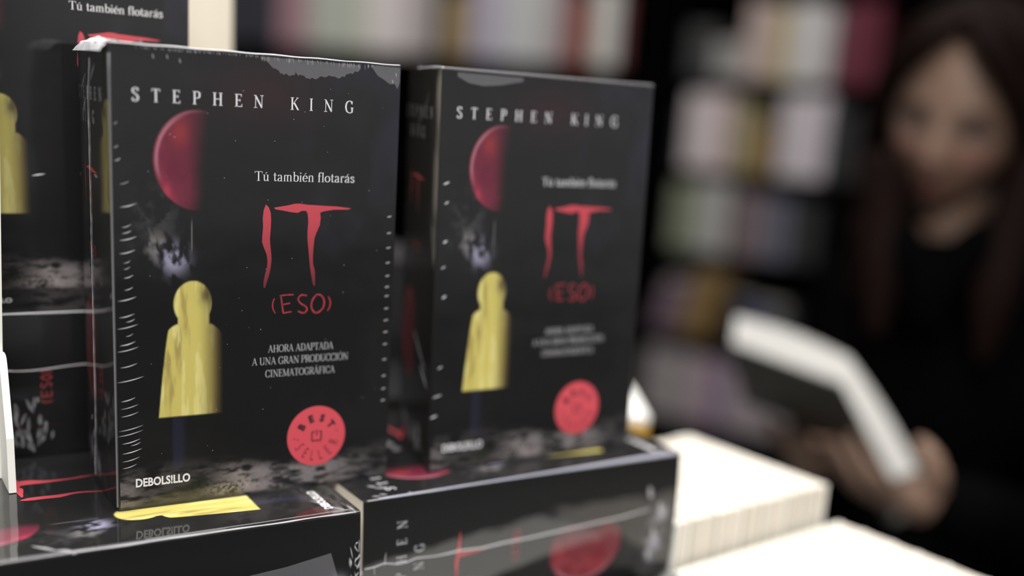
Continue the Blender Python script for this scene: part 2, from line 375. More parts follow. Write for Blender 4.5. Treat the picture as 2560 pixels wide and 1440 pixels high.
def book_meshes(kind):
    """meshes of one paperback in its own frame: spine at x=0, front cover at y=0 facing -y, foot at z=0 (mm)"""
    if kind in _mc: return _mc[kind]
    w = WD if kind != 'slim' else 115.0
    sc_, ou, oz = (1, 0, 0) if kind != 'slim' else (.907, 2.9, 9.4)
    R = {}
    # front cover: fine printed sheet + card thickness behind it
    u = np.linspace(1.2, w, int(w/.45)); z = np.linspace(0, H, int(H/.45))
    U, Z = np.meshgrid(u, z, indexing='ij')
    P = np.stack([U, 0*U, Z], -1)
    ex = MB(); ex.box(1.2, .02, 0, w, .4, H)
    R['front_cover'] = grid_mesh('front_cover', P, cover_art((U - ou)/sc_, (Z - oz)/sc_), M_COVER, ex)
    # spine: rounded joint, bulging face
    ang = np.linspace(0, math.pi/2, 6)
    prof = [(1.2 - 1.2*math.sin(a), 1.2 - 1.2*math.cos(a)) for a in ang]
    ys = np.linspace(1.6, T - 1.6, 80); prof += [(float(spine_x(q)) + spine_x(1.2)*-1, q) for q in ys]
    prof += [(1.2 - 1.2*math.cos(a), T - 1.2 + 1.2*math.sin(a)) for a in ang]
    prof = np.array(prof); z = np.linspace(0, H, 240)
    P = np.zeros((len(prof), len(z), 3)); P[..., 0] = prof[:, None, 0]; P[..., 1] = prof[:, None, 1]; P[..., 2] = z[None]
    Yg, Zg = np.meshgrid(prof[:, 1], z, indexing='ij')
    R['spine'] = grid_mesh('spine', P[::-1], spine_art(Yg, Zg)[::-1], M_COVER)
    b = MB(); b.box(1.2, T - .4, 0, w, T, H); R['back_cover'] = b.mesh('back_cover', M_BLACK)
    b = MB(); b.box(.6, .45, .05, w - .25, T - .45, H - .05); R['page_block'] = b.mesh('page_block', M_PAGES)
    # lettering
    tx = 0 if kind != 'slim' else 6.3
    put = lambda x, q: (ou + tx + sc_*x, -.06, oz + sc_*q)
    p = Print(put)
    p.spaced('STEPHENKING', [9.8, 17.7, 25.7, 33.7, 42.4, 51.0, 59.6, 75.2, 82.6, 90.5, 100.0], 168.6, 5.1, .98, 1.08)
    R['author_lettering'] = p.mesh('author_lettering', M_WHITE_INK)
    p = Print(put); p.line('Tú también flotarás', 58.0, 103.5, 138.8, 4.0, .80); R['tagline'] = p.mesh('tagline', M_WHITE_INK)
    p = Print(put)
    p.put = lambda x, q: (put(x, q)[0] + tx*.6, -.06, put(x, q)[2])
    p.line('AHORA ADAPTADA', 64.8, 95.4, 64.6, 3.3); p.line('A UNA GRAN PRODUCCIÓN', 57.6, 102.8, 59.2, 3.3); p.line('CINEMATOGRÁFICA', 63.6, 96.4, 53.5, 3.3)
    R['film_notice'] = p.mesh('film_notice', M_GREY_INK)
    v, f = sans('DEBOLS!LLO'); p = Print(put)
    v = v.copy(); v[:, 0] *= 22.9/v[:, 0].max(); v[:, 1] *= 3.9
    kp = (7.6, 9.7) if kind != 'slim' else (4.5, -5.5)
    p.mb.add([put(kp[0] + a, kp[1] + q*(1 if kind != 'slim' else .6)) for a, q in v], f); R['publisher_lettering'] = p.mesh('publisher_lettering', M_WHITE_INK)
    # dripping red title
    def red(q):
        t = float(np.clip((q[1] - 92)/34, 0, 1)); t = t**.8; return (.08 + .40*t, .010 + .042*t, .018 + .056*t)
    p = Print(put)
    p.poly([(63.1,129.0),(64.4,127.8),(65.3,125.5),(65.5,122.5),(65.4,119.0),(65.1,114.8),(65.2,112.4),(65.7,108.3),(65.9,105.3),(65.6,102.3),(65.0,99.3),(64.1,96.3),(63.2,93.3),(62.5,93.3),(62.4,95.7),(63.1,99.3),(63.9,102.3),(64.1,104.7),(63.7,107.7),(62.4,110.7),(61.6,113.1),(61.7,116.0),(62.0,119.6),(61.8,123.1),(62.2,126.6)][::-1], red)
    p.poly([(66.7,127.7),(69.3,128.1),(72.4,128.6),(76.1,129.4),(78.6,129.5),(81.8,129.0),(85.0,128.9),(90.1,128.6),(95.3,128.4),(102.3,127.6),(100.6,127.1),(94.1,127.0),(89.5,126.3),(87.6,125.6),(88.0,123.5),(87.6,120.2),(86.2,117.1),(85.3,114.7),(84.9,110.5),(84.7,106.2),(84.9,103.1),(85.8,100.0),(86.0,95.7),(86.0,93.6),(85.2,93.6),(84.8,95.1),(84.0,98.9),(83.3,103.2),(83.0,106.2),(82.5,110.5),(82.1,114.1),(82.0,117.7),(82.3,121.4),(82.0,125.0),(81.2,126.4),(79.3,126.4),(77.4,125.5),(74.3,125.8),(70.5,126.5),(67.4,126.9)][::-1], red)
    rc = lambda q: (.30 + .10*math.sin(q[0]*2.3), .026, .040)
    for pts, wd in (([(67.4,88.6),(66.7,86.5),(66.8,84.1),(67.9,81.9)], .55), ([(70.3,89.7),(70.8,86.4),(71.5,81.9)], .7), ([(69.8,89.6),(73,89.9),(76.2,89.9)], .65),
                    ([(70.8,85.6),(74.6,86.2)], .6), ([(71.3,81.9),(75.3,82.4)], .65), ([(82.3,89.3),(79.7,89.6),(78.3,87.9),(79.4,86.0),(81.9,84.4),(82.4,82.8),(80.8,81.6),(78.2,82.5)], .75),
                    ([(86.8,89.6),(84.9,87.1),(84.5,84.0),(86.0,81.7),(88.0,81.7),(90.1,83.8),(90.4,86.9),(88.8,89.3),(86.5,89.6)], .8), ([(92.4,88.6),(93.4,86.2),(93.1,83.7),(92.1,82.1)], .6)):
        p.rib(crom(pts), wd, rc)
    R['title'] = p.mesh('title', M_RED_INK)
    # round seal: thin disc, its own lettering
    cx, cz, rr = 88.2, 24.4, 14.0
    b = MB(); n = 64; rim = [put(cx + rr*math.cos(2*math.pi*k/n), cz + rr*math.sin(2*math.pi*k/n)) for k in range(n)]
    b.prism([(a, -.14, q) for a, _, q in rim], (0, .10, 0)); R['seal'] = b.mesh('seal', M_SEAL); fix_normals(R['seal'])
    put2 = lambda x, q: (put(x, q)[0], -.19, put(x, q)[2])
    p = Print(put2)
    def arc(ch, deg, rad, hgt, flip, sx=1, bold=.06):
        v, f = sans(ch, bold); a = math.radians(deg) + (math.pi/2 if flip else -math.pi/2); v = v.copy(); v[:, 0] -= v[:, 0].max()/2; v[:, 1] -= .5; v[:, 0] *= sx
        X, Y = cx + rad*math.cos(math.radians(deg)), cz + rad*math.sin(math.radians(deg))
        p.mb.add([put2(X + hgt*(q[0]*math.cos(a) - q[1]*math.sin(a)), Y + hgt*(q[0]*math.sin(a) + q[1]*math.cos(a))) for q in v], f)
    for ch, dg in zip('BEST', (146, 108, 72, 36)): arc(ch, dg, 8.6, 3.7, False)
    for ch, dg in zip('SELLER', (209, 236, 259, 283, 308, 338)): arc(ch, dg, 9.2, 4.8, True, .55, -.012)
    for dg, rad in ((183, 10.6), (187, 9.0), (10, 10.0)):
        a = math.radians(dg); p.poly([(cx + rad*math.cos(a) + .35*math.cos(t), cz + rad*math.sin(a) + .35*math.sin(t)) for t in np.linspace(0, 2*math.pi, 9)[:-1]])
    for pts in ([(cx - .9, cz + 2.0), (cx - 2.2, cz + 2.0), (cx - 2.2, cz - 2.2), (cx + 2.3, cz - 2.2), (cx + 2.3, cz + 2.0), (cx + 1.2, cz + 2.0)],):
        for q0, q1 in zip(pts[:-1], pts[1:]): p.rib([q0, q1], .6)
    p.rib([(cx + .1, cz + .2), (cx + .1, cz + 2.9)], .6)
    R['seal_lettering'] = p.mesh('seal_lettering', M_SEAL_INK)
    # spine lettering (upright on the spine; left of the reader is the back cover)
    puts = lambda x, q: (float(spine_x(np.array(T - x))) + float(-spine_x(np.array(1.2))) - .08, T - x, q)
    p = Print(puts)
    p.spaced('STEPHEN', [T - q for q in (65, 56.5, 48, 39.5, 31, 22.5, 14)], 167.4, 5.2, .9, 1.1)
    p.spaced('KING', [T - q for q in (52, 45, 36, 27)], 158, 5.2, .9, 1.1)
    R['spine_lettering'] = p.mesh('spine_lettering', M_GREY_INK)
    p = Print(puts); rd = lambda q: (.40 - .25*sstep(140, 116, np.array(q[1])).item(), .035, .045)
    for pts, wd in (([(20, 141), (20.4, 133), (19.8, 124)], [1.2, 2.4, .5]), ([(22.5, 139), (30, 139.6), (37, 139), (46, 138.4)], [.4, 1.7, 1.8, .4]), ([(34.5, 139), (35, 130), (35.5, 122)], [2.0, 1.6, .4])):
        q = crom(pts); p.rib(q, np.interp(np.linspace(0, 1, len(q)), np.linspace(0, 1, len(wd)), wd), rd)
    rd2 = lambda q: (.24, .028, .032)
    for pts in ([(27, 108), (26.4, 105.5), (27, 103)], [(29.4, 108), (29.4, 103.4)], [(29.4, 107.8), (32, 107.8)], [(29.4, 105.6), (31.6, 105.6)], [(29.4, 103.4), (32, 103.4)],
                [(36, 107.4), (34.4, 108), (33.8, 106.6), (35.8, 105), (35.4, 103.5), (33.8, 103.8)], [(38.6, 108), (37.4, 105.6), (38.6, 103.2), (39.8, 105.6), (38.6, 108)], [(41, 108), (41.6, 105.5), (41, 103)]):
        p.rib(crom(pts), .55, rd2)
    R['spine_title'] = p.mesh('spine_title', M_RED_INK)
    _mc[kind] = R
    return R
LBL = {'author_lettering': 'widely spaced white serif capitals across the top', 'tagline': 'white serif tagline', 'title': 'dripping red title letters', 'seal': 'round red seal',
       'film_notice': 'three lines of small grey capitals', 'publisher_lettering': 'small bold white capitals at the foot', 'page_block': 'cream page edges', 'spine_lettering': 'grey serif capitals on the spine', 'spine_title': 'red title on the spine'}
SUB = {'author_lettering': 'front_cover', 'tagline': 'front_cover', 'title': 'front_cover', 'film_notice': 'front_cover', 'publisher_lettering': 'front_cover', 'seal_lettering': 'seal', 'spine_lettering': 'spine', 'spine_title': 'spine'}
def paperback(matw, label, group=None, kind='std', lean=0, cock=0):
    root = empty('paperback_book', matw, label, 'book', group)
    me = book_meshes(kind); made = {}
    for k in ('front_cover', 'spine', 'back_cover', 'page_block', 'seal', 'author_lettering', 'tagline', 'title', 'film_notice', 'publisher_lettering', 'seal_lettering', 'spine_lettering', 'spine_title'):
        d = me[k]
        if lean:
            d = d.copy(); S = Matrix.Identity(4); S[1][2] = math.tan(lean); S[0][1] = cock; d.transform(S)
        o = bpy.data.objects.new(k, d); COL.objects.link(o); o.parent = made[SUB[k]] if k in SUB else root
        if k in LBL: o['label'] = LBL[k]
        made[k] = o
    return root
def frame(x, y, z, yaw=0): return Matrix.Translation(W3(x, y, z)) @ Matrix.Rotation(yaw, 4, 'Z')
LIE = Matrix(((0, 0, -1, 0), (1, 0, 0, 0), (0, -1, 0, 0), (0, 0, 0, 1)))     # cover up, head to the left, spine to the front
LEAN_A, LEAN_B = .0137, .0315
book_sharp = paperback(frame(0, 0, 0), 'sharp upright black paperback in front, standing on the left flat book', 'upright copies of the black paperback', lean=LEAN_A, cock=.035)
book_second = paperback(frame(144.95, -3.2, .47, .03), 'slightly blurred upright black paperback standing right of the sharp one', 'upright copies of the black paperback', lean=LEAN_B, cock=.29)
book_flat_left = paperback(Matrix.Translation(W3(94.9, -36, -.05)) @ LIE, 'black paperback lying flat under the sharp upright copy', 'flat lying copies of the black paperback')
YC = .036
book_flat_right = paperback(frame(100.3 + 190*math.cos(YC), -26.6 + 190*math.sin(YC), .42, YC) @ LIE, 'black paperback lying flat under the blurred upright copy, showing its spine lettering', 'flat lying copies of the black paperback')
book_flat_rear = paperback(Matrix.Translation(W3(93, 85, T)) @ LIE, 'flat black paperback in shade behind the sharp copy, under the rear upright book', 'flat lying copies of the black paperback')
book_rear = paperback(frame(-59.3, 89, T + .05), 'rear upright black paperback, cut off by the left and top of the photo', 'upright copies of the black paperback', kind='slim')

# ------------------------------------------------------------------ shrink-wrap film: creases, seams, torn corner
def ridge(b, p0, p1, w, h, out, bend=0, n=6):
    """a fine lens-shaped crease standing out of the film along 'out'"""
    p0, p1, out = np.array(p0, float), np.array(p1, float), np.array(out, float)
    d = p1 - p0; side = np.cross(d/np.linalg.norm(d), out)
    v = []; f = []
    for i in range(n + 1):
        t = i/n; s = max(math.sin(math.pi*t), .05); c = p0 + d*t + side*bend*math.sin(math.pi*t)
        v += [c + side*w*s/2, c + out*h*s, c - side*w*s/2]
    for i in range(n):
        a = 3*i; f += [(a, a+1, a+4, a+3), (a+1, a+2, a+5, a+4), (a+2, a, a+3, a+5)]
    b.add(v, f)
EXTRA = []
def extra(name, m=None, label=None):
    q = MB(); EXTRA.append((name, q, m or M_CREASE, label)); return q
def film(root, b, faint=None, lean=0, label=None, cock=0):
    me = b.mesh('shrink_wrap', M_CREASE, True)
    fix_normals(me)
    if lean:
        S = Matrix.Identity(4); S[1][2] = math.tan(lean); S[0][1] = cock; me.transform(S)
    o = ob('film_creases', me, root); o['label'] = label or 'clear shrink wrap film, visible as white creases'; o['kind'] = 'stuff'
    for nm, q, m_, lb in EXTRA:
        m2 = q.mesh(nm, m_, True); fix_normals(m2)
        if lean: m2.transform(S)
        o2 = ob(nm, m2, root)
        if lb: o2['label'] = lb
    EXTRA.clear()
    return o
b = MB(); fb = MB(); OUT = (0, -1, 0)
for z, x0, x1, w in ((128.1,3,9.6,.42),(119.9,3.6,7.4,.3),(117.5,3.6,7.6,.34),(114.9,2.6,9.6,.42),(109.5,2.4,8.8,.42),(105.5,4,7,.26),(103,4,6.8,.24),(99.5,4,8,.34),(94.6,4.2,7.8,.32),(90.4,1.6,9,.42),
                     (83.5,2,8.2,.40),(81.5,4.6,8.4,.32),(79,1.2,9.6,.36),(75.5,4.4,7.6,.24),(71.9,2.0,8.4,.44),(69.5,1,9.6,.36),(62.7,2,9,.34),(56.8,.8,11.6,.38),(48.3,2,8,.40),(45.2,2,9.2,.30),(41.9,2,9.2,.34),
                     (35.9,1,11,.32),(33.7,.6,10.8,.34),(30.2,2.2,9.8,.42),(29,5.6,10,.34),(25.9,2.2,10.4,.46),(22.4,2.2,9.6,.34),(19.4,2.2,8.2,.34),(151,1,3,.26),(146,1.2,3.8,.34),(160,1.2,2.6,.26),(137,3,7,.2)):
    ridge(b, (x0, -.08, z - .4 - .06*(x1 - x0)), (x1, -.08, z + .5 + .05*(x1 - x0)), w, w*.6, OUT, .35)
for z, in ((124,),(116.6,),(109.9,),(103.1,),(97.1,),(92,),(87.8,),(82,),(76.5,),(71,),(65.3,),(58,),(50.2,),(44,),(38.4,)):
    ridge(b, (119.8, -.08, z - .2), (122.2, -.08, z + .3), .45, .2, OUT)
# bright folded edge along the head of the cover
pts = [(u, -.1 + .1*math.sin(u), H + .12 + .12*math.sin(u*.31)) for u in np.linspace(0, WD - .6, 40)]
extra('film_edge', M_TORN, 'bright white folded edge of film').tube(pts, [.36 if 3 < u < 96 else .26 for u, _, _ in pts], 6)
for k in range(150):                                       # tiny puckers below the head seam
    u = rnd.uniform(28, 112) if k < 110 else rnd.uniform(10, 40)
    ln = rnd.uniform(.8, 2.4) if u > 60 else rnd.uniform(.5, 1.3)
    ridge(b, (u, -.08, H - .4), (u + .25, -.08, H - .6 - ln), .20, .15, OUT, 0, 3)
for u, z in ((12, 192), (16.5, 187), (22, 187.2), (27, 186), (120, 184), (121.5, 187)):
    ridge(b, (u, -.08, z), (u + .5, -.08, z - 2.0), .5, .25, OUT)
# grey patches that paint the brighter reflection where the film stands off
edge = [(60.8, 188.6), (68, 183.6), (71, 182.6), (74.7, 182.9), (75.4, 184.5), (76, 183.2), (80, 182.2), (84.5, 182.1), (89, 183.2), (95.3, 183.3), (99, 184.6), (104.6, 186.8)]
edge = [(u + .0, z + rnd.uniform(-.5, .5)) for u, z in crom(edge, 5)]
extra('film_patch', M_CREASE_FAINT, 'loose patch of film with its reflection painted grey').add([(u, -.16, z) for u, z in edge] + [(104.6, -.16, 188.9), (60.8, -.16, 189.2)], [tuple(range(len(edge) + 2))])
edge = [(110, 188.5), (113, 185), (116, 183.6), (119, 181.8), (121, 182.4), (122.6, 180), (123.6, 183), (123.6, 189.2), (110, 189.4)]
extra('film_patch', M_CREASE_FAINT, 'loose patch of film with its reflection painted grey').add([(u, -.16, z) for u, z in edge], [tuple(range(len(edge)))])
# vertical grey strip painting the highlight of the rounded joint
extra('edge_sheen', M_CREASE_FAINT, 'grey strip painted as the highlight down the joint').tube([(.1, .1, z) for z in np.linspace(2, 186, 24)], .5, 6)
for k in range(60):
    u, z = rnd.uniform(14, 118), rnd.uniform(20, 182); ridge(b, (u, -.08, z), (u + rnd.uniform(.2, .5), -.08, z + rnd.uniform(-.2, .4)), .22, .1, OUT, 0, 3)
# seam down the spine
sp = lambda y: float(spine_x(np.array(y))) - float(spine_x(np.array(1.2)))
pts = []
for z in np.linspace(3, 184, 70):
    y = 37 + .6*math.sin(z/31) + rnd.uniform(-.35, .35) + (4*sstep(30, 10, np.array(z)).item()) + (-5*sstep(168, 184, np.array(z)).item())
    pts.append((sp(y) - .25, y, z))
extra('film_seam', None, 'thin pale seam of film down the spine').tube(pts, [rnd.uniform(.08, .19) for _ in pts], 5)
for z0, y0, y1, dz in ((178, 42, 55, 7), (182, 22, 30, 7), (168, 44, 50, 7), (26, 40, 46, 8), (30, 46, 49, 4), (12, 40, 44, 6)):
    ridge(b, (sp(y0) - .1, y0, z0), (sp(y1) - .1, y1, z0 - dz), .5, .3, (-1, 0, 0))
# crumpled torn tuft at the head of the spine
ys = np.linspace(2, 60, 26); xs = np.linspace(-3.2, 6, 10); vs = []
for i, x in enumerate(xs):
    for j, y in enumerate(ys):
        hgt = 1.1 + 1.7*math.exp(-((y - 34)/16)**2) + rnd.uniform(-.7, .7)
        k = (x + 3.2)/9.2
        z = H + hgt*math.sin(math.pi*min(k*1.15, 1))**.6 - (3.4*(1 - k)**3)
        vs.append((x + rnd.uniform(-.4, .4), y, z))
extra('torn_film', M_TORN, 'crumpled white torn film at the head of the spine').add(vs, [(i*26 + j, (i + 1)*26 + j, (i + 1)*26 + j + 1, i*26 + j + 1) for i in range(9) for j in range(25)])
film(book_sharp, b, fb, LEAN_A, 'clear shrink wrap film with white creases and a torn corner', .035)

b = MB(); fb = MB()
pts = [(u, -.1, H + .1) for u in np.linspace(0, WD - .5, 30)]; extra('film_edge', M_CREASE_FAINT, 'pale folded edge of film').tube(pts, .9, 6)
extra('film_edge').tube([(x, y, H + .3 + .3*math.sin(y/7)) for x, y in zip(np.linspace(.5, -1.2, 20), np.linspace(0, 42, 20))], .6, 6)
for z, x0, x1, w in ((139, 2.5, 6, .9), (130, 3.5, 6, .8), (112, 3.5, 6, 1.1), (86, 4, 6.5, 1.1), (100, 3, 5.5, .6), (52, 3, 6, .6), (38, 1, 6, .6), (28, 0, 4, .9)):
    ridge(b, (x0, -.08, z - .6), (x1, -.08, z + .8), w, w*.5, OUT)
qf = extra('film_crease', M_CREASE_FAINT)
for z, y0, y1, dz in ((180, 18, 28, 12), (170, 30, 40, 8), (48, 10, 34, -16), (40, 6, 20, -10)):
    ridge(qf, (sp(y0) - .1, y0, z), (sp(y1) - .1, y1, z - dz), .8, .4, (-1, 0, 0))
edge = [(8, 187), (14, 184.5), (22, 183.6), (32, 184.6), (44, 187), (44, 188.6), (8, 188.8)]
extra('film_patch', M_CREASE_FAINT).add([(u, -.16, z) for u, z in edge], [tuple(range(len(edge)))])
film(book_second, b, fb, LEAN_B, 'clear shrink wrap film with blurred pale creases', .29)

b = MB(); fb = MB()
extra('film_edge', None, 'pale line of film painted as the highlight along the spine edge').tube([(-.1 + .15*math.sin(z/9), .0 + .1*math.sin(z/5), z) for z in np.linspace(2, 120, 40)], [.25 + .15*math.sin(z/7)**2 for z in np.linspace(2, 120, 40)], 5)  # tubes along this edge draw its highlights in pale colour
extra('film_line').tube([(3.4 - .012*z, -.15, z) for z in np.linspace(2, 92, 24)], .10, 5)
extra('edge_sheen', M_CREASE_FAINT).tube([(.6, .2, z) for z in np.linspace(60, 186, 24)], .9, 6)
for p0, p1, w in (((8.5, -.08, 3.2), (1.0, -.08, 2.4), .8), ((1.2, -.1, 2.6), (.0, .8, 2.4), .8), ((9, -.08, 10), (2, -.08, 5), .35), ((14, -.08, 14), (6, -.08, 8), .3), ((20, -.08, 16), (12, -.08, 12), .3)):
    ridge(b, p0, p1, w, .3, OUT)
ridge(b, (12, -.08, 133), (2.5, -.08, 124), 1.8, .5, OUT); ridge(b, (4, -.08, 125), (-.3, .7, 118.5), 3.0, .7, (-.6, -.8, 0))  # broad white ridges painted in for a highlight on the film
for k in range(16):                                        # loose crumpled film at the foot corner of the spine
    y, z = rnd.uniform(12, 34), rnd.uniform(-.6, 6); ridge(b, (sp(y) - .2, y, z), (sp(y) - .4 - rnd.random(), y + rnd.uniform(2, 7), z + rnd.uniform(-1.5, 1.5)), .5, .5, (-1, 0, 0))
b.tube([(-1.2 + .5*math.sin(k*1.7), 14 + 1.1*k, 1.5 + 1.2*math.sin(k*.9)) for k in range(20)], .28, 5)
edge = [(14, 60), (12, 34), (9, 14), (26, 9), (34, 30), (36, 62)]
extra('film_patch', M_CREASE_FAINT, 'loose grey flap of film').add([(sp(y + 8) - .25, y + 8, z) for y, z in edge], [tuple(range(len(edge)))])
film(book_flat_left, b, fb, 0, 'clear shrink wrap film with painted edge highlights')

b = MB(); fb = MB()
seam = [(1.1,32.4),(5.7,32.3),(11.1,31.3),(18,33),(22.8,32.9),(27.7,31.8),(33.3,32.2),(39.1,32.6),(52.2,32.3),(64.2,33.1),(76.5,32.5),(92.3,32.5),(116.9,31.7),(151.6,30.8),(169.7,29.2)]
extra('film_seam', M_CREASE, 'pale seam of film along the spine').tube([(sp(y) - .2, y, H - l) for l, y in seam], [.3 if l < 50 else .55 for l, y in seam], 5)
ridge(b, (sp(33) - .1, 33, H - 11.3), (sp(26) - .1, 26, H - 11.9), .6, .3, (-1, 0, 0))
ridge(b, (sp(32) - .1, 32, H - 6), (sp(37) - .1, 37, H - 6.4), .5, .3, (-1, 0, 0))
extra('edge_sheen', M_LILAC, 'pale lilac strip painted as the highlight along the spine edge').tube([(.1, .1, z) for z in np.linspace(2, 182, 30)], [.45 + .75*sstep(120, 10, np.array(z)).item() for z in np.linspace(2, 182, 30)], 6)  # lilac strip paints the edge highlight, wider toward the foot
extra('film_line').tube([(-.1, .2, z) for z in np.linspace(150, 188, 14)], .28, 5)
for p0, p1, w in (((2.5, -.08, 166), (-.1, .1, 164.5), .6), ((17, -.08, 180), (14, -.08, 176), 1.2), ((13, -.08, 178), (11, -.08, 170), 1.3), ((4, -.08, 184), (2, -.08, 180), .3), ((5, -.08, 180), (3, -.08, 176), .3)):
    ridge(b, p0, p1, w, .35, OUT)
for z, y in ((12, 30), (15, 44), (17, 56), (20, 20)): ridge(b, (sp(y) - .1, y - 4, z + 1), (sp(y) - .1, y + 4, z - 1), 3.2, .5, (-1, 0, 0))
film(book_flat_right, b, fb, 0, 'clear shrink wrap film with a pale seam along the spine')

b = MB(); ridge(b, (sp(26) - .1, 26, 120), (sp(27) - .1, 27, 135), .8, .4, (-1, 0, 0))
extra('film_edge').tube([(-.1, -.05, z) for z in np.linspace(40, 186, 30)], .34, 5)
extra('film_seam').tube([(sp(26 + .8*math.sin(z/8)) - .2, 26 + .8*math.sin(z/8), z) for z in np.linspace(40, 180, 40)], .35, 5)
q = extra('film_patch', M_CREASE_FAINT, 'crinkled grey patch of film')
for k in range(26):
    z, y = rnd.uniform(104, 121), rnd.uniform(40, 66); ridge(q, (sp(y) - .1, y - rnd.uniform(1, 5), z + rnd.uniform(-2, 2)), (sp(y) - .1, y + rnd.uniform(1, 5), z + rnd.uniform(-2, 2)), rnd.uniform(.8, 3), .4, (-1, 0, 0))
film(book_flat_rear, b, None, 0, 'clear shrink wrap film with a pale seam along the spine')
b = MB(); ridge(b, (44, -.08, 62), (50, -.08, 63), .8, .3, OUT); ridge(b, (24, -.08, 133), (24.4, -.08, 121), .4, .2, OUT)
film(book_rear, b, None, 0, 'clear shrink wrap film')

# ------------------------------------------------------------------ thick book with cream fore-edge behind the rear left one
def plain_book(name, matw, w, t, h, mcov, label, cat='book', group=None, mpage=None, mid=None, card=.5):
    """frame: fore-edge faces -y; thickness along x, width along y, foot z=0"""
    r = empty(name, matw, label, cat, group)
    a = MB(); a.box(0, 0, 0, card, w, h); a.box(t - card, 0, 0, t, w, h)
    n = 8; sx = [(t/2 - t/2*math.cos(math.pi*k/n), w + 1.5*math.sin(math.pi*k/n)) for k in range(n + 1)]
    a.prism([(x, y, 0) for x, y in sx], (0, 0, h))
    me = a.mesh('cover', mcov); fix_normals(me); ob('cover', me, r)
    a = MB(); m_ = 7                                        # page block with a slightly cupped fore-edge
    prof = [(card + .02 + (t - 2*card - .04)*k/m_, .6 + .5*math.sin(math.pi*k/m_)) for k in range(m_ + 1)] + [(t - card - .02, w - .1), (card + .02, w - .1)]
    a.prism([(x, y, .3) for x, y in prof], (0, 0, h - .6)); me = a.mesh('page_block', mpage or M_PAGES); fix_normals(me)
    ob('page_block', me, r)
    return r
M_CREAM = mat('cream_page_edges', (.74, .68, .57), .85, noise=((700, 4, 4), .35, (.64, .58, .48)), spec=.2)
M_CREAMH = mat('pale_page_edges', (.64, .60, .54), .85, noise=((500, 500, 3), .4, (.55, .51, .44)), spec=.2)
M_WCOV = mat('white_card', (.86, .86, .83), .55, spec=.4)
M_GCOV = mat('grey_white_card', (.42, .39, .32), .55, spec=.4)
M_DGREY = mat('dark_blue_grey_card', (.035, .036, .045), .5)
plain_book('thick_book', frame(60, 214, T), 120, 58, 205, M_DGREY, 'thick book standing behind the rear left black paperback, cream page edges toward the camera', mpage=M_CREAM)

# ------------------------------------------------------------------ white sign board with a foot, at the left edge
r = empty('sign_holder', Matrix.Translation(W3(-36, 58, .3)), 'white foam board sign holder seen edge on at the left margin', 'sign')
a = MB(); a.prism([(-92, 0, 0), (.3, 0, 0), (7.2, 0, 270), (-85, 0, 270)], (0, 3, 0)); me = a.mesh('panel', M_BOARD); fix_normals(me); ob('panel', me, r)
a = MB(); prof = [(0, 0), (-21, 0), (-19.5, 24), (-9, 54), (-7, 56.5), (-5, 57.5), (0, 57.5)]
a.prism([(-.8, y, z) for y, z in prof], (3.0, 0, 0)); me = a.mesh('foot', M_BOARD); fix_normals(me); ob('foot', me, r)

# ------------------------------------------------------------------ pale books packed right of the stacks
ZT = -226
YR = .127
x = 292.0; bx, by = 292.0, -21.5
widths = (11, 23, 21, 18, 21, 16.5, 21.5)
d = 0
names = ('nearest the black stack', 'second from the black stack', 'third from the black stack', 'in the middle of the row', 'third from the right end', 'second from the right end', 'at the right end')
for i, w in enumerate(widths):
    plain_book('white_book', frame(bx + d*math.cos(YR), by + d*math.sin(YR), ZT, YR), 116 - rnd.uniform(0, 1.5), w, 185 + rnd.uniform(-.6, .6), (M_WCOV, M_GCOV)[i % 2],
               'white book packed upright in the taller pale row, ' + names[i], 'book', 'pale books in the taller row', mpage=M_CREAMH, card=1.0 + .8*(i % 2))
    d += w + .9
d = 0
names = ('against the taller row', 'second from the taller row', 'third from the taller row', 'fourth from the taller row', 'fifth from the taller row', 'nearest the camera')
for i in range(6):
    w = (18, 22, 16, 20, 24, 20)[i]; d += w + .3
    ox, oy = 290 + (d + 1)*math.sin(YR), -24.5 - (d + 1)*math.cos(YR)
    plain_book('white_book', frame(ox, oy, ZT, YR) @ Matrix.Translation((0.152, 0, 0)) @ Matrix.Rotation(math.pi/2, 4, 'Z'), 152, w, 159.5 + rnd.uniform(-.4, .4), M_WCOV,
               'white book in the lower pale row at the bottom right, ' + names[i], 'book', 'pale books in the lower row', mpage=M_CREAMH)
plain_book('white_book', frame(112, -108, ZT, -.24) @ Matrix.Translation((0, .066, 0)) @ Matrix.Rotation(-math.pi/2, 4, 'Z'), 188, 66, 152, M_WCOV,
           'thick white book below the frame, mirrored in the spine of the right flat paperback', 'book', mpage=M_WCOV)
# small white and yellow book behind the blurred upright one
M_YEL = mat('yellow_card', (.62, .36, .06), .5)
r = empty('small_book', frame(384, 146, ZT + 1, -.5), 'white and yellow book spine peeping out behind the foot of the blurred upright paperback', 'book')
a = MB(); a.box(0, 0, 0, 16, 90, 186); ob('yellow_jacket', a.mesh('yellow_jacket', M_YEL), r)
a = MB(); a.box(-.2, -.2, 186, 16.2, 90, 191); me = a.mesh('white_band', M_WCOV); ob('white_band', me, r)

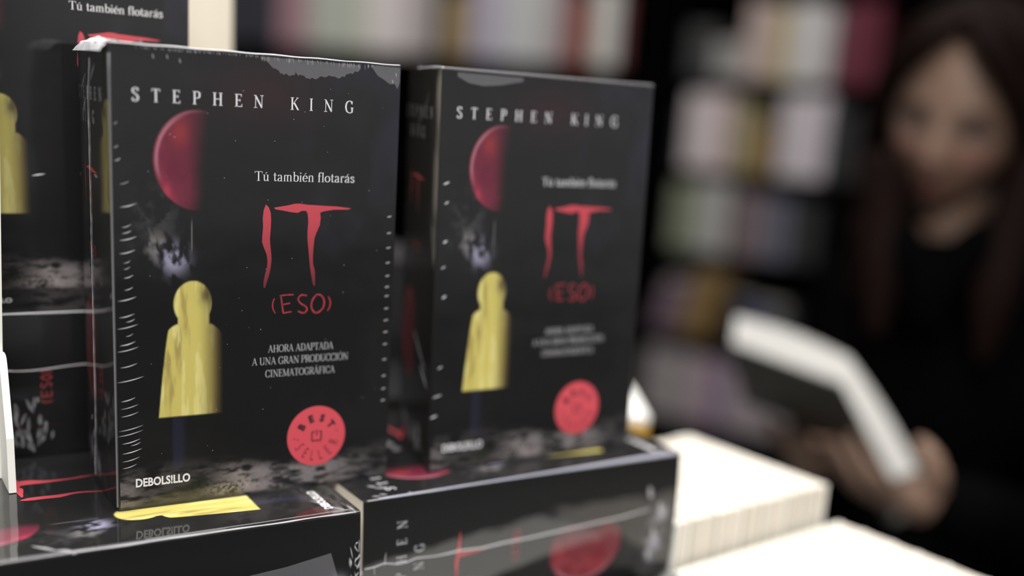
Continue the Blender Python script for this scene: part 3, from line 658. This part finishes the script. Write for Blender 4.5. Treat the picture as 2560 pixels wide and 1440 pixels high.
# ------------------------------------------------------------------ table, riser, floor, wall
M_TAB = mat('black_laminate', (.012, .012, .013), .35)
a = MB(); a.box(-420, -390, ZT - 30, 480, 420, ZT); t = empty('display_table', Matrix.Translation((0, 0, BASE)), 'black display table under the stacked books', 'table')
ob('tabletop', a.mesh('tabletop', M_TAB), t)
for sx, sy in ((-400, -370), (440, -370), (-400, 380), (440, 380)):
    a = MB(); a.box(sx, sy, -1168, sx + 40, sy + 40, ZT - 30); ob('leg', a.mesh('leg', M_TAB), t)
RP = [(-34, ZT + .05), (340, ZT + .05), (340, T - .2), (210, T - .2), (210, -.2), (128, -.2), (128, -T - .4), (-34, -T - .4)]
a = MB(); a.prism([(-130, y, z) for y, z in RP], (402, 0, 0))
me = a.mesh('display_riser', M_TAB); fix_normals(me); prop(ob('display_riser', me, None, Matrix.Translation((0, 0, BASE))), 'stepped black riser on the display table, carrying the black paperbacks', 'riser')
M_FLOOR = mat('grey_floor', (.34, .33, .31), .35, noise=((3, 3, 3), .3, (.28, .27, .26)))
me = bpy.data.meshes.new('floor'); me.from_pydata([(-4, -4, 0), (6, -4, 0), (6, 6, 0), (-4, 6, 0)], [], [(0, 1, 2, 3)]); me.materials.append(M_FLOOR)
prop(ob('floor', me), kind='structure')
M_WALL = mat('dark_wall', (.004, .004, .004), .8, spec=0)

# ------------------------------------------------------------------ bookcases
M_CASE = mat('black_shelving', (.0025, .0025, .0025), .7, spec=0)
_pal = {}
def pal(c, nm):
    if c not in _pal: _pal[c] = mat('card_' + nm.replace(' ', '_'), c, .5, spec=.25)
    return _pal[c]
M_SPAGE = mat('shelf_page_edges', (.7, .66, .58), .85)
def shelf_book(fr, x, z, t, h, d, col, nm, label, group, lean=0):
    a = MB(); n = 6                                          # rounded spine at y=0, cover wraps page block
    sx = [(t/2 - t/2*math.cos(math.pi*k/n), 3 - 3*math.sin(math.pi*k/n)) for k in range(n + 1)]
    a.prism([(p, q, 0) for p, q in sx] , (0, 0, h)); a.box(0, 3, 0, 1.2, d, h); a.box(t - 1.2, 3, 0, t, d, h); a.box(1.2, 3, 2, t - 1.2, d - 3, h - 3, 1)
    me = a.mesh('shelf_book', [pal(col, nm), M_SPAGE]); fix_normals(me)
    o = ob('shelf_book', me, None, fr @ Matrix.Translation((x*MM, 0, z*MM)) @ Matrix.Rotation(lean, 4, 'Y'))
    return prop(o, label, 'book', group)
def bookcase(fr, L_, ztop, shelves, label, z0=-1168, D=300):
    r = empty('bookcase', fr, label, 'bookcase')
    for x in (-30, L_):
        a = MB(); a.box(x, -6, z0, x + 30, D, ztop); ob('side_panel', a.mesh('side_panel', M_CASE), r)
    a = MB(); a.box(0, D - 12, z0, L_, D, ztop); ob('back_panel', a.mesh('back_panel', M_CASE), r)
    for z in shelves + [ztop]:
        a = MB(); a.box(0, -4, z - 26, L_, D - 12, z); ob('shelf', a.mesh('shelf', M_CASE), r)
    a = MB(); a.box(0, 20, z0, L_, 40, z0 + 80); ob('plinth', a.mesh('plinth', M_CASE), r)
    return r
def wall(name, a_, b_):
    q = MB(); d = np.array(b_, float) - np.array(a_); nrm = np.array((-d[1], d[0]))/np.hypot(*d)*30
    q.prism([(*a_, -1170), (*b_, -1170), (b_[0] + nrm[0], b_[1] + nrm[1], -1170), (a_[0] + nrm[0], a_[1] + nrm[1], -1170)], (0, 0, 2900))
    me = q.mesh(name, M_WALL); fix_normals(me); prop(ob(name, me, None, Matrix.Translation((0, 0, BASE))), kind='structure')
wall('wall_back', (-900, 4550), (2420, 2368)); wall('wall_right', (2352, 2412), (3400, 290))
ORD = ['first', 'second', 'third', 'fourth', 'fifth', 'sixth', 'seventh', 'eighth', 'ninth', 'tenth', 'eleventh', 'twelfth', 'thirteenth', 'fourteenth', 'fifteenth', 'sixteenth', 'seventeenth', 'eighteenth', 'nineteenth', 'twentieth', 'twenty first', 'twenty second', 'twenty third', 'twenty fourth', 'twenty fifth', 'twenty sixth', 'twenty seventh', 'twenty eighth', 'twenty ninth', 'thirtieth']
# left bay
pL = W3(930, 2961, 0); pR = W3(1990, 2265, 0)
aL = math.atan2(pR.y - pL.y, pR.x - pL.x)
frL = Matrix.Translation(pL) @ Matrix.Rotation(aL, 4, 'Z'); LL = (pR - pL).length/MM
bookcase(frL, LL, 900, [575, 284, -20, -310, -600, -890], 'black bookcase behind the black paperbacks, holding blurred pale and red books')
rowL = [('dark grey', (.04, .042, .05), 40, 230, 2), ('dark blue', (.035, .037, .05), 42, 225, 2), ('dull pink', (.38, .22, .25), 44, 250, 1), ('dusty pink', (.42, .26, .29), 42, 250, 1), ('pale green grey', (.50, .53, .46), 40, 255, 3), ('cream', (.62, .60, .52), 38, 250, 1),
        ('white', (.72, .66, .66), 42, 250, 2), ('pinkish grey', (.45, .40, .38), 40, 235, 1), ('grey', (.40, .36, .36), 36, 230, 1), ('black', (.02, .02, .02), 26, 200, 1),
        ('tan', (.33, .24, .12), 36, 170, 1), ('brown', (.28, .20, .12), 34, 185, 1), ('lavender grey', (.40, .37, .46), 44, 225, 1), ('violet grey', (.45, .42, .50), 42, 235, 1), ('light grey', (.52, .52, .52), 46, 240, 2),
        ('grey', (.40, .38, .38), 38, 225, 1), ('rosy grey', (.34, .24, .24), 32, 215, 1), ('dark red', (.20, .05, .04), 34, 200, 1), ('red brown', (.24, .07, .04), 30, 185, 1), ('pale grey', (.56, .57, .54), 62, 225, 1), ('maroon', (.12, .03, .03), 26, 205, 1)]
x = 28.0; k = 0
for nm, c, w, h, n in rowL:
    for q in range(n):
        t = w*1.13*.98
        if x + t > LL: break
        shelf_book(frL, x, 284.5, t, h + rnd.uniform(-6, 4), 150, c, nm, f'{nm} book on the left bookcase shelf, {ORD[k]} from its left end', 'books on the left bookcase')
        x += t + 1.2; k += 1
# right bay
qL = W3(2085, 2215, 0); qR = W3(2737, 877, 0)
aR = math.atan2(qR.y - qL.y, qR.x - qL.x)
frR = Matrix.Translation(qL) @ Matrix.Rotation(aR, 4, 'Z'); LR = (qR - qL).length/MM
SH = [790, 530, 272, 12, -228, -484, -748]
bookcase(frR, LR, 1050, SH, 'black bookcase left of the woman, with five rows of blurred books')
rows = {272: ('top visible shelf', [('dark', (.05, .05, .05), 42, 150, 2), ('grey', (.30, .29, .28), 44, 105, 2), ('pale pink', (.46, .36, .33), 44, 205, 2), ('olive yellow', (.42, .34, .14), 38, 195, 1), ('light grey', (.56, .54, .54), 42, 205, 2), ('grey', (.48, .47, .47), 34, 195, 1), ('dusty plum', (.14, .055, .07), 34, 200, 1), ('maroon', (.12, .02, .035), 44, 215, 2)]),
        12: ('second shelf', [('black', (.02, .02, .02), 20, 180, 1), ('white', (.62, .55, .56), 44, 215, 2), ('pale pink', (.58, .46, .47), 46, 212, 1), ('olive grey', (.28, .24, .15), 44, 205, 1), ('khaki', (.30, .26, .15), 38, 190, 1), ('golden brown', (.26, .15, .04), 42, 150, 1), ('dark brown', (.05, .03, .02), 20, 190, 1), ('light grey', (.58, .53, .56), 44, 222, 2), ('lilac white', (.60, .54, .58), 44, 225, 1), ('dark', (.03, .03, .03), 40, 200, 2)]),
        -228: ('third shelf', [('moss grey', (.22, .24, .17), 44, 195, 2), ('light grey', (.42, .41, .40), 46, 200, 2), ('black', (.02, .02, .02), 18, 180, 1), ('mauve grey', (.20, .15, .16), 42, 190, 2), ('slate', (.13, .13, .17), 40, 180, 2), ('dark', (.03, .03, .03), 40, 180, 2)]),
        -484: ('fourth shelf', [('mauve', (.17, .12, .15), 44, 160, 2), ('brown gold', (.24, .15, .06), 46, 200, 2), ('black', (.015, .015, .015), 40, 140, 1), ('dark blue', (.03, .035, .10), 44, 130, 2), ('grey', (.14, .14, .15), 40, 130, 1)]),
        -748: ('lowest shelf', [('grey', (.33, .30, .30), 46, 205, 3), ('pale pink', (.42, .32, .36), 44, 205, 2), ('violet', (.20, .13, .26), 34, 200, 1), ('pinkish grey', (.40, .34, .36), 46, 190, 3), ('grey', (.36, .34, .35), 44, 180, 2)])}
for zs, (nm_s, lst) in rows.items():
    x = 42.0 if zs > -300 else 12.0; k = 0
    for nm, c, w, h, n in lst:
        for q in range(n):
            ln = .22 if zs == -484 and nm in ('mauve', 'brown gold') else 0
            xx = x + (26 if ln else 0)
            shelf_book(frR, x, zs + .5 + (w*math.sin(ln) if ln else 0), w, h + rnd.uniform(-6, 4), 150, c, nm, f'{nm} book on the {nm_s} of the right bookcase, {ORD[k]} from the left', 'books on the right bookcase', ln)
            x += w + (1.2 if not ln else 4); k += 1
        if zs == -484 and nm == 'brown gold': x += 46
# ------------------------------------------------------------------ the woman reading, and the book in her hand
F0 = np.array((1026., 406., 175.)); EY = np.array((.7922, .6102, 0)); EX = np.array((.6102, -.7922, 0))
def P3(p):                                   # (right, away, up) about her face, mm -> scene mm
    return F0 + p[0]*EX + p[1]*EY + np.array((0, 0, p[2]))
class Blob(MB):
    """closed overlapping shapes, later fused into one continuous skin"""
    def limb(s, pts, rad, n=14, flat=1.0, smooth=True):
        pts = [np.array(p, float) for p in pts]; rad = list(rad)
        if smooth and len(pts) > 2:
            q = crom([np.r_[p, r] for p, r in zip(pts, rad)], 4); pts = [a[:3] for a in q]; rad = [a[3] for a in q]
        d0 = pts[1] - pts[0]; d0 /= np.linalg.norm(d0); d1 = pts[-1] - pts[-2]; d1 /= np.linalg.norm(d1)
        P, R = [], []
        for k in (88, 60, 30): P.append(pts[0] - d0*rad[0]*math.sin(math.radians(k))); R.append(rad[0]*math.cos(math.radians(k)))
        P += pts; R += rad
        for k in (30, 60, 88): P.append(pts[-1] + d1*rad[-1]*math.sin(math.radians(k))); R.append(rad[-1]*math.cos(math.radians(k)))
        s.tube(P, R, n)
    def ell(s, c, r, f=None, nu=40, nv=28):
        vs = []
        for j in range(nv + 1):
            th = math.pi*j/nv
            for i in range(nu):
                ph = 2*math.pi*i/nu
                nrm = np.array((math.sin(th)*math.cos(ph), math.sin(th)*math.sin(ph), math.cos(th)))
                vs.append(f(nrm) if f else np.array(c) + nrm*np.array(r))
        s.add(vs, [(j*nu + i, (j+1)*nu + i, (j+1)*nu + (i+1) % nu, j*nu + (i+1) % nu) for j in range(nv) for i in range(nu)])
    def fuse(s, name, voxel, mt, it=4, world=True):
        if world: s.v = [tuple(P3(p)) for p in s.v]
        me = s.mesh(name + '_raw', []); 
        bm = bmesh.new(); bm.from_mesh(me); bmesh.ops.remove_doubles(bm, verts=bm.verts, dist=1e-5); bmesh.ops.recalc_face_normals(bm, faces=bm.faces); bm.to_mesh(me); bm.free()
        o = bpy.data.objects.new('tmp', me); COL.objects.link(o)
        r = o.modifiers.new('r', 'REMESH'); r.mode = 'VOXEL'; r.voxel_size = voxel*MM; r.use_smooth_shade = True
        sm = o.modifiers.new('s', 'SMOOTH'); sm.factor = .5; sm.iterations = it
        out = bpy.data.meshes.new_from_object(o.evaluated_get(bpy.context.evaluated_depsgraph_get()))
        bpy.data.objects.remove(o); bpy.data.meshes.remove(me)
        out.name = name; out.materials.clear(); out.materials.append(mt)
        return out
# head frame: origin at eye level in the middle of the skull; x right, y away, z up
HS = 1.13
HO = np.array((12., 102., 20.)); tilt, nod, turn = .14, .20, -.20
def head(p):
    x, y, z = p
    y, z = y*math.cos(nod) + z*-math.sin(nod)*1.0, z*math.cos(nod) + y*math.sin(nod)
    x, y = x*math.cos(turn) - y*math.sin(turn), x*math.sin(turn) + y*math.cos(turn)
    x, z = x*math.cos(tilt) + z*math.sin(tilt), -x*math.sin(tilt) + z*math.cos(tilt)
    return HO + HS*np.array((x, y, z))
def ginv(v):                                  # scene mm -> head frame (for tinting lips, brows, eyes)
    q = v - F0; q = np.stack([q@EX, q@EY, q[:, 2]], 1) - HO; q = q/HS
    x, y, z = q.T
    x, z = x*math.cos(tilt) - z*math.sin(tilt), x*math.sin(tilt) + z*math.cos(tilt)
    x, y = x*math.cos(turn) + y*math.sin(turn), -x*math.sin(turn) + y*math.cos(turn)
    y, z = y*math.cos(nod) + z*math.sin(nod), z*math.cos(nod) - y*math.sin(nod)
    return x, y, z
g2 = lambda x, z, cx, cz, sx, sz: math.exp(-((x - cx)/sx)**2 - ((z - cz)/sz)**2)
def skull(n):
    x, y, z = 72*n[0], 94*n[1], 113*n[2]
    if z < 0:
        t = min(-z/113, 1); x *= 1 - .50*t**1.6
        if y > 0: y *= 1 - .65*t
    if y < -20:
        fz = 0
        if -46 < z < 14: fz = max(0, min((14 - z)/46, 1))*min(1, (z + 46)/9)
        y -= 24*math.exp(-(x/(7 + 6*fz))**2)*fz
        for s in (-1, 1):
            y += 10*g2(x, z, s*31, 2, 15, 10)
            y -= 4*g2(x, z, s*30, 19, 18, 6)
            y -= 5*g2(x, z, s*42, -28, 16, 15)
            y -= 5*g2(x, z, s*30, 0, 9, 5)
        y -= 6*g2(x, z, 0, -58, 19, 5) + 6*g2(x, z, 0, -70, 15, 5) - 3*g2(x, z, 0, -64, 22, 2)
        y -= 8*g2(x, z, 0, -98, 18, 11)
    return head((x, y, z))
B = Blob()
B.ell(None, None, skull, 72, 52)
for s in (-1, 1):                              # ears
    B.limb([head((s*72, 14, 14)), head((s*77, 20, 4)), head((s*73, 14, -22))], (7, 9, 6), 10)
neck = head((0, 22, -70)); base = np.array((18, 118, -205.))
B.limb([neck, (neck + base)/2, base], (54, 52, 58), 18)
SHL, SHR = np.array((-80., 88, -212)), np.array((178., 128, -205))
PEL = np.array((42., 150, -690.))
B.limb([base + (0, 10, -15), (34, 135, -330), (38, 145, -480), PEL + (0, 0, 40)], (92, 118, 100, 125), 22)
B.limb([SHL + (8, 0, -6), base, SHR + (-8, 0, -6)], (50, 62, 50), 16)
# her right arm (left in the photo): forearm under the far end of the book
ELL, WRL = np.array((-92., 40, -470)), np.array((-92., -112, -392))
B.limb([SHL, (SHL + ELL)/2, ELL], (46, 42, 36)); B.limb([ELL, (ELL*.6 + WRL*.4), WRL], (37, 34, 25))
# her left arm (right in the photo): hand closed round the near corner of the book
ELR, WRR = np.array((205., -60, -470)), np.array((74., -262, -368))
B.limb([SHR, (SHR + ELR)/2, ELR], (47, 42, 36)); B.limb([ELR, (ELR*.6 + WRR*.4), WRR], (30, 25, 22))
def hand(wr, palm, tips, thumb, r=1.0):
    wr, palm = np.array(wr, float), np.array(palm, float)
    B.limb([wr, (wr + palm)/2, palm], (22, 27, 26), 14)
    for k, (root, mid, tip) in enumerate(tips):
        B.limb([palm*.45 + np.array(root)*.55, root], (13, 9.5), 10)
        B.limb([root, (np.array(root) + mid)/2 + (0, -1, -1), mid, tip], (9.3, 9, 8.4, 6.8), 10)
    B.limb(thumb, (14, 11.5, 9.5, 7.5), 10)
hand(WRR, (18, -283, -348), [((-2, -300, -340), (-26, -303, -325), (-46, -298, -297)), ((-6, -288, -352), (-38, -290, -338), (-60, -285, -312)),
                             ((-6, -275, -362), (-40, -276, -350), (-64, -272, -326)), ((0, -262, -368), (-28, -262, -360), (-52, -258, -340))],
     [(32, -286, -345), (37, -301, -324), (30, -305, -305), (18, -300, -293)])
hand(WRL, (-96, -140, -372), [((-118, -160, -356), (-134, -176, -338), (-140, -186, -326)), ((-106, -166, -358), (-116, -186, -342), (-120, -198, -328)),
                              ((-92, -168, -360), (-96, -188, -346), (-98, -200, -332)), ((-78, -162, -362), (-76, -180, -352), (-76, -192, -342))],
     [(-78, -128, -368), (-66, -138, -352), (-58, -150, -340), (-54, -162, -330)])
# legs to the floor
FL = -1340
for s, hx in ((-1, -42), (1, 116)):
    hip = PEL + (s*78, 0, -10); knee = np.array((hip[0] + s*2, 140, -985)); ank = np.array((hip[0] + s*4, 165, -1275))
    B.limb([hip, (hip + knee)/2, knee], (82, 72, 54), 16); B.limb([knee, knee*.6 + ank*.4, ank], (53, 52, 36), 14)
    B.limb([ank + (0, 18, -38), ank + (0, -70, -44), ank + (s*4, -130, -50)], (26, 28, 20), 12)
M_SKIN = mat('skin', (.4, .25, .18), .5, attr='tint', sss=.08)
me = B.fuse('person', 4.0, M_SKIN, 4)
v = np.empty(len(me.vertices)*3); me.vertices.foreach_get('co', v); v = v.reshape(-1, 3)/MM
hx, hy, hz_ = ginv(v)
c = np.zeros((len(v), 3)) + np.array((.28, .175, .125))
front = (hy < -30) & (hz_ > -115)
def tint(cx, cz, sx, sz, col, a):
    global c
    w = np.exp(-((hx - cx)/sx)**2 - ((hz_ - cz)/sz)**2)*a*front; c = c*(1 - w[:, None]) + np.array(col)*w[:, None]
for s in (-1, 1):
    tint(s*36, -28, 17, 13, (.42, .19, .16), .7)
    tint(s*31, 20, 16, 3.4, (.06, .035, .025), .85)          # brows
    tint(s*31, 0, 17, 7.5, (.012, .008, .008), 1.)           # lashes of the lowered eyes, broadened by painted socket shade
    tint(s*31, 5, 18, 11, (.09, .05, .04), .6)  # shade of the eye sockets painted into the skin
tint(0, -64, 21, 9, (.20, .035, .04), .95)
tint(0, -32, 11, 8, (.42, .21, .17), .6)
a = me.color_attributes.new('tint', 'FLOAT_COLOR', 'POINT'); a.data.foreach_set('color', np.c_[c, np.ones(len(c))].astype(np.float32).ravel())
woman = prop(ob('person', me, None, Matrix.Translation((0, 0, BASE))), 'woman with long dark brown hair and black coat, looking down at an open book', 'person')
M_EYE = mat('eye_white', (.26, .24, .23), .3); M_IRIS = mat('dark_iris', (.012, .008, .006), .2)
for s in (-1, 1):                                             # lowered eyes between the lids
    e = Blob(); e.ell(None, None, lambda n: P3(head((s*31 + 10.5*n[0], -73 + 9*n[1], -2 + 2.8*n[2]))), 20, 12)
    eo = ob('eye', e.mesh('eye', M_EYE, True), woman)
    e = Blob(); e.ell(None, None, lambda n: P3(head((s*31 - 1 + 5*n[0], -78 + 4.5*n[1], -3 + 2.9*n[2]))), 16, 10)
    ob('iris', e.mesh('iris', M_IRIS, True), eo)
# hair: cap and long locks
Hh = Blob()
Hh.ell(None, None, lambda n: head((90*n[0], 26 + 88*n[1], 34 + 92*n[2])), 40, 28)
def lock(pts, r): Hh.limb([head(p) for p in pts[:-2]] + [np.array(p, float) for p in pts[-2:]], r, 10)
for k in range(9):
    q = k/8; jt = lambda a: rnd.uniform(-a, a)
    lock([(-6, -46 + 50*q, 116), (-52, -58 + 60*q, 84 + jt(4)), (-76, -42 + 62*q, 30), (-80, -30 + 60*q, -40), (-84 + jt(6), 40 + 70*q, -120 + jt(4)), (-78 + 26*q + jt(6), 34 + 96*q, -225 - jt(22))], (15, 17, 18, 17, 15, 5))
    lock([(-2, -46 + 50*q, 116), (54, -60 + 60*q, 86 + jt(4)), (80, -44 + 62*q, 28), (83, -30 + 60*q, -40), (96 + jt(6), 40 + 70*q, -130 + jt(4)), (92 - 10*q + jt(6), 40 + 96*q, -240 - jt(22))], (15, 17, 19, 18, 16, 5))
for k in range(5):                                            # fringe swept to the right of the photo
    Hh.limb([head(p) for p in ((-4 + 2*k, -62 + 6*k, 108 - k), (26 + 3*k, -84 + 4*k, 82 - 3*k), (56 + 2*k, -74 + 4*k, 46 - 5*k), (76, -50, 6 - 5*k))], (11, 14, 13, 9), 10)
for k in range(3):
    Hh.limb([head(p) for p in ((-8, -64 + 6*k, 106), (-38 - 2*k, -76 + 5*k, 78), (-66, -58 + 5*k, 34), (-74, -46, -20))], (10, 13, 13, 9), 10)
for k in range(2):
    Hh.limb([(-66 - 5*k, 26, -40), (-56 - 8*k, 14, -110), (-46 - 12*k, 0, -170), (-44 - 12*k, -10, -240)], (16, 20, 20, 6), 10)
    Hh.limb([(88 + 6*k, 22, -40), (76 + 6*k, 10, -110), (70 + 8*k, -6, -180), (70 + 8*k, -14, -255)], (18, 24, 24, 6), 10)
M_HAIR = mat('dark_brown_hair', (.006, .003, .0025), .65, spec=.06, noise=((300, 300, 18), .3, (.015, .0065, .005)))
ob('hair', Hh.fuse('hair', 4.0, M_HAIR, 2), woman)
# coat
J = Blob()
J.limb([base + (0, 6, -22), (34, 132, -330), (38, 142, -480), PEL + (0, 0, 30), PEL + (4, 0, -170)], (112, 138, 124, 146, 168), 24)
J.limb([SHL + (4, 0, -4), base + (0, 4, -22), SHR + (-4, 0, -4)], (62, 78, 62), 18)
J.limb([SHL, (SHL + ELL)/2, ELL], (60, 56, 50)); J.limb([ELL, ELL*.6 + WRL*.4, WRL*.94 + ELL*.06], (50, 46, 38))
J.limb([SHR, (SHR + ELR)/2, ELR], (62, 58, 52)); J.limb([ELR, ELR*.6 + WRR*.4, WRR, WRR + (-22, -8, 6)], (52, 48, 41, 36))
J.limb([(-56, 96, -112), (-46, 36, -124), (-28, 4, -142), (-10, -12, -172), (2, -12, -215)], (25, 28, 27, 25, 22), 12)
J.limb([(90, 100, -108), (76, 36, -116), (46, 4, -134), (20, -12, -164), (10, -12, -215)], (25, 30, 30, 27, 22), 12)
for s in (-1, 1):                                             # collar
    J.limb([base + (s*8, -88, -55), base + (s*52, -46, 6), base + (s*62, 10, 30), base + (s*22, 62, 46), base + (0, 70, 48)], (15, 17, 16, 15, 14), 12)
M_COAT = mat('black_wool', (.0022, .0022, .0024), .9, spec=0)
ob('coat', J.fuse('coat', 6.0, M_COAT, 5), woman)
Tr = Blob()
for s in (-1, 1):
    hip = PEL + (s*78, 0, -10); knee = np.array((hip[0] + s*2, 140, -985)); ank = np.array((hip[0] + s*4, 165, -1275))
    Tr.limb([hip, (hip + knee)/2, knee, (knee + ank)/2, ank + (0, 0, 12)], (92, 82, 66, 62, 52), 16)
ob('trousers', Tr.fuse('trousers', 6.0, M_COAT, 4), woman)
for s in (-1, 1):
    Sh = Blob(); ank = np.array((PEL[0] + s*82, 165., -1275))
    Sh.limb([ank + (0, 26, -34), ank + (0, -70, -38), ank + (s*4, -138, -46)], (36, 37, 26), 14)
    Sh.v = [(p[0], p[1], max(p[2], FL - 4)) for p in Sh.v]
    ob('shoe', Sh.fuse('shoe', 5.0, M_TAB, 3), woman)

# open paperback: head edge toward the camera, pages up to her, covers below
GT, GB = np.array((-60., -311, -216)), np.array((-62., -314, -243))
LT, LB_ = np.array((-171., -318, -189)), np.array((-171., -320, -216))
RT_, RB = np.array((19., -313, -316)), np.array((-3., -314, -329))
AX = np.array((6., 150., -96.))
r = empty('open_book', Matrix.Translation((0, 0, BASE)), 'open white paged book held in the hand of the woman in black', 'book')
M_OPENP = mat('open_page_edges', (.84, .83, .80), .8, spec=.2)
M_OLIVE = mat('dark_olive_card', (.022, .020, .013), .5)
def half(T0, T1, B1, B0, nm):
    n = 8; top = [T0 + (T1 - T0)*k/n + np.array((0, 0, 5*math.sin(math.pi*k/n))) for k in range(n + 1)]
    poly = [P3(q) for q in top] + [P3(B1), P3(B0)]
    a = MB(); off = AX[0]*EX + AX[1]*EY + np.array((0, 0, AX[2])); a.prism(poly, off)
    me = a.mesh(nm, M_OPENP); fix_normals(me); return ob(nm, me, r)
half(GT, LT, LB_, GB + (0, 0, 1), 'page_block'); half(GT, RT_, RB, GB + (0, 0, 1), 'page_block')
a = MB(); off = AX[0]*EX + AX[1]*EY + np.array((0, 0, AX[2]))
path = [LB_ + (-5, 0, -.6), GB + (-12, 0, 1.4), GB + (0, 0, -1.5), GB + (5, 0, -7), RB + (2, 0, -4.5)]
a.prism([P3(q) for q in path] + [P3(q + np.array((-1.0, 0, -1.2))) for q in path[::-1]], off)
me = a.mesh('cover', M_OLIVE); fix_normals(me); ob('cover', me, r)
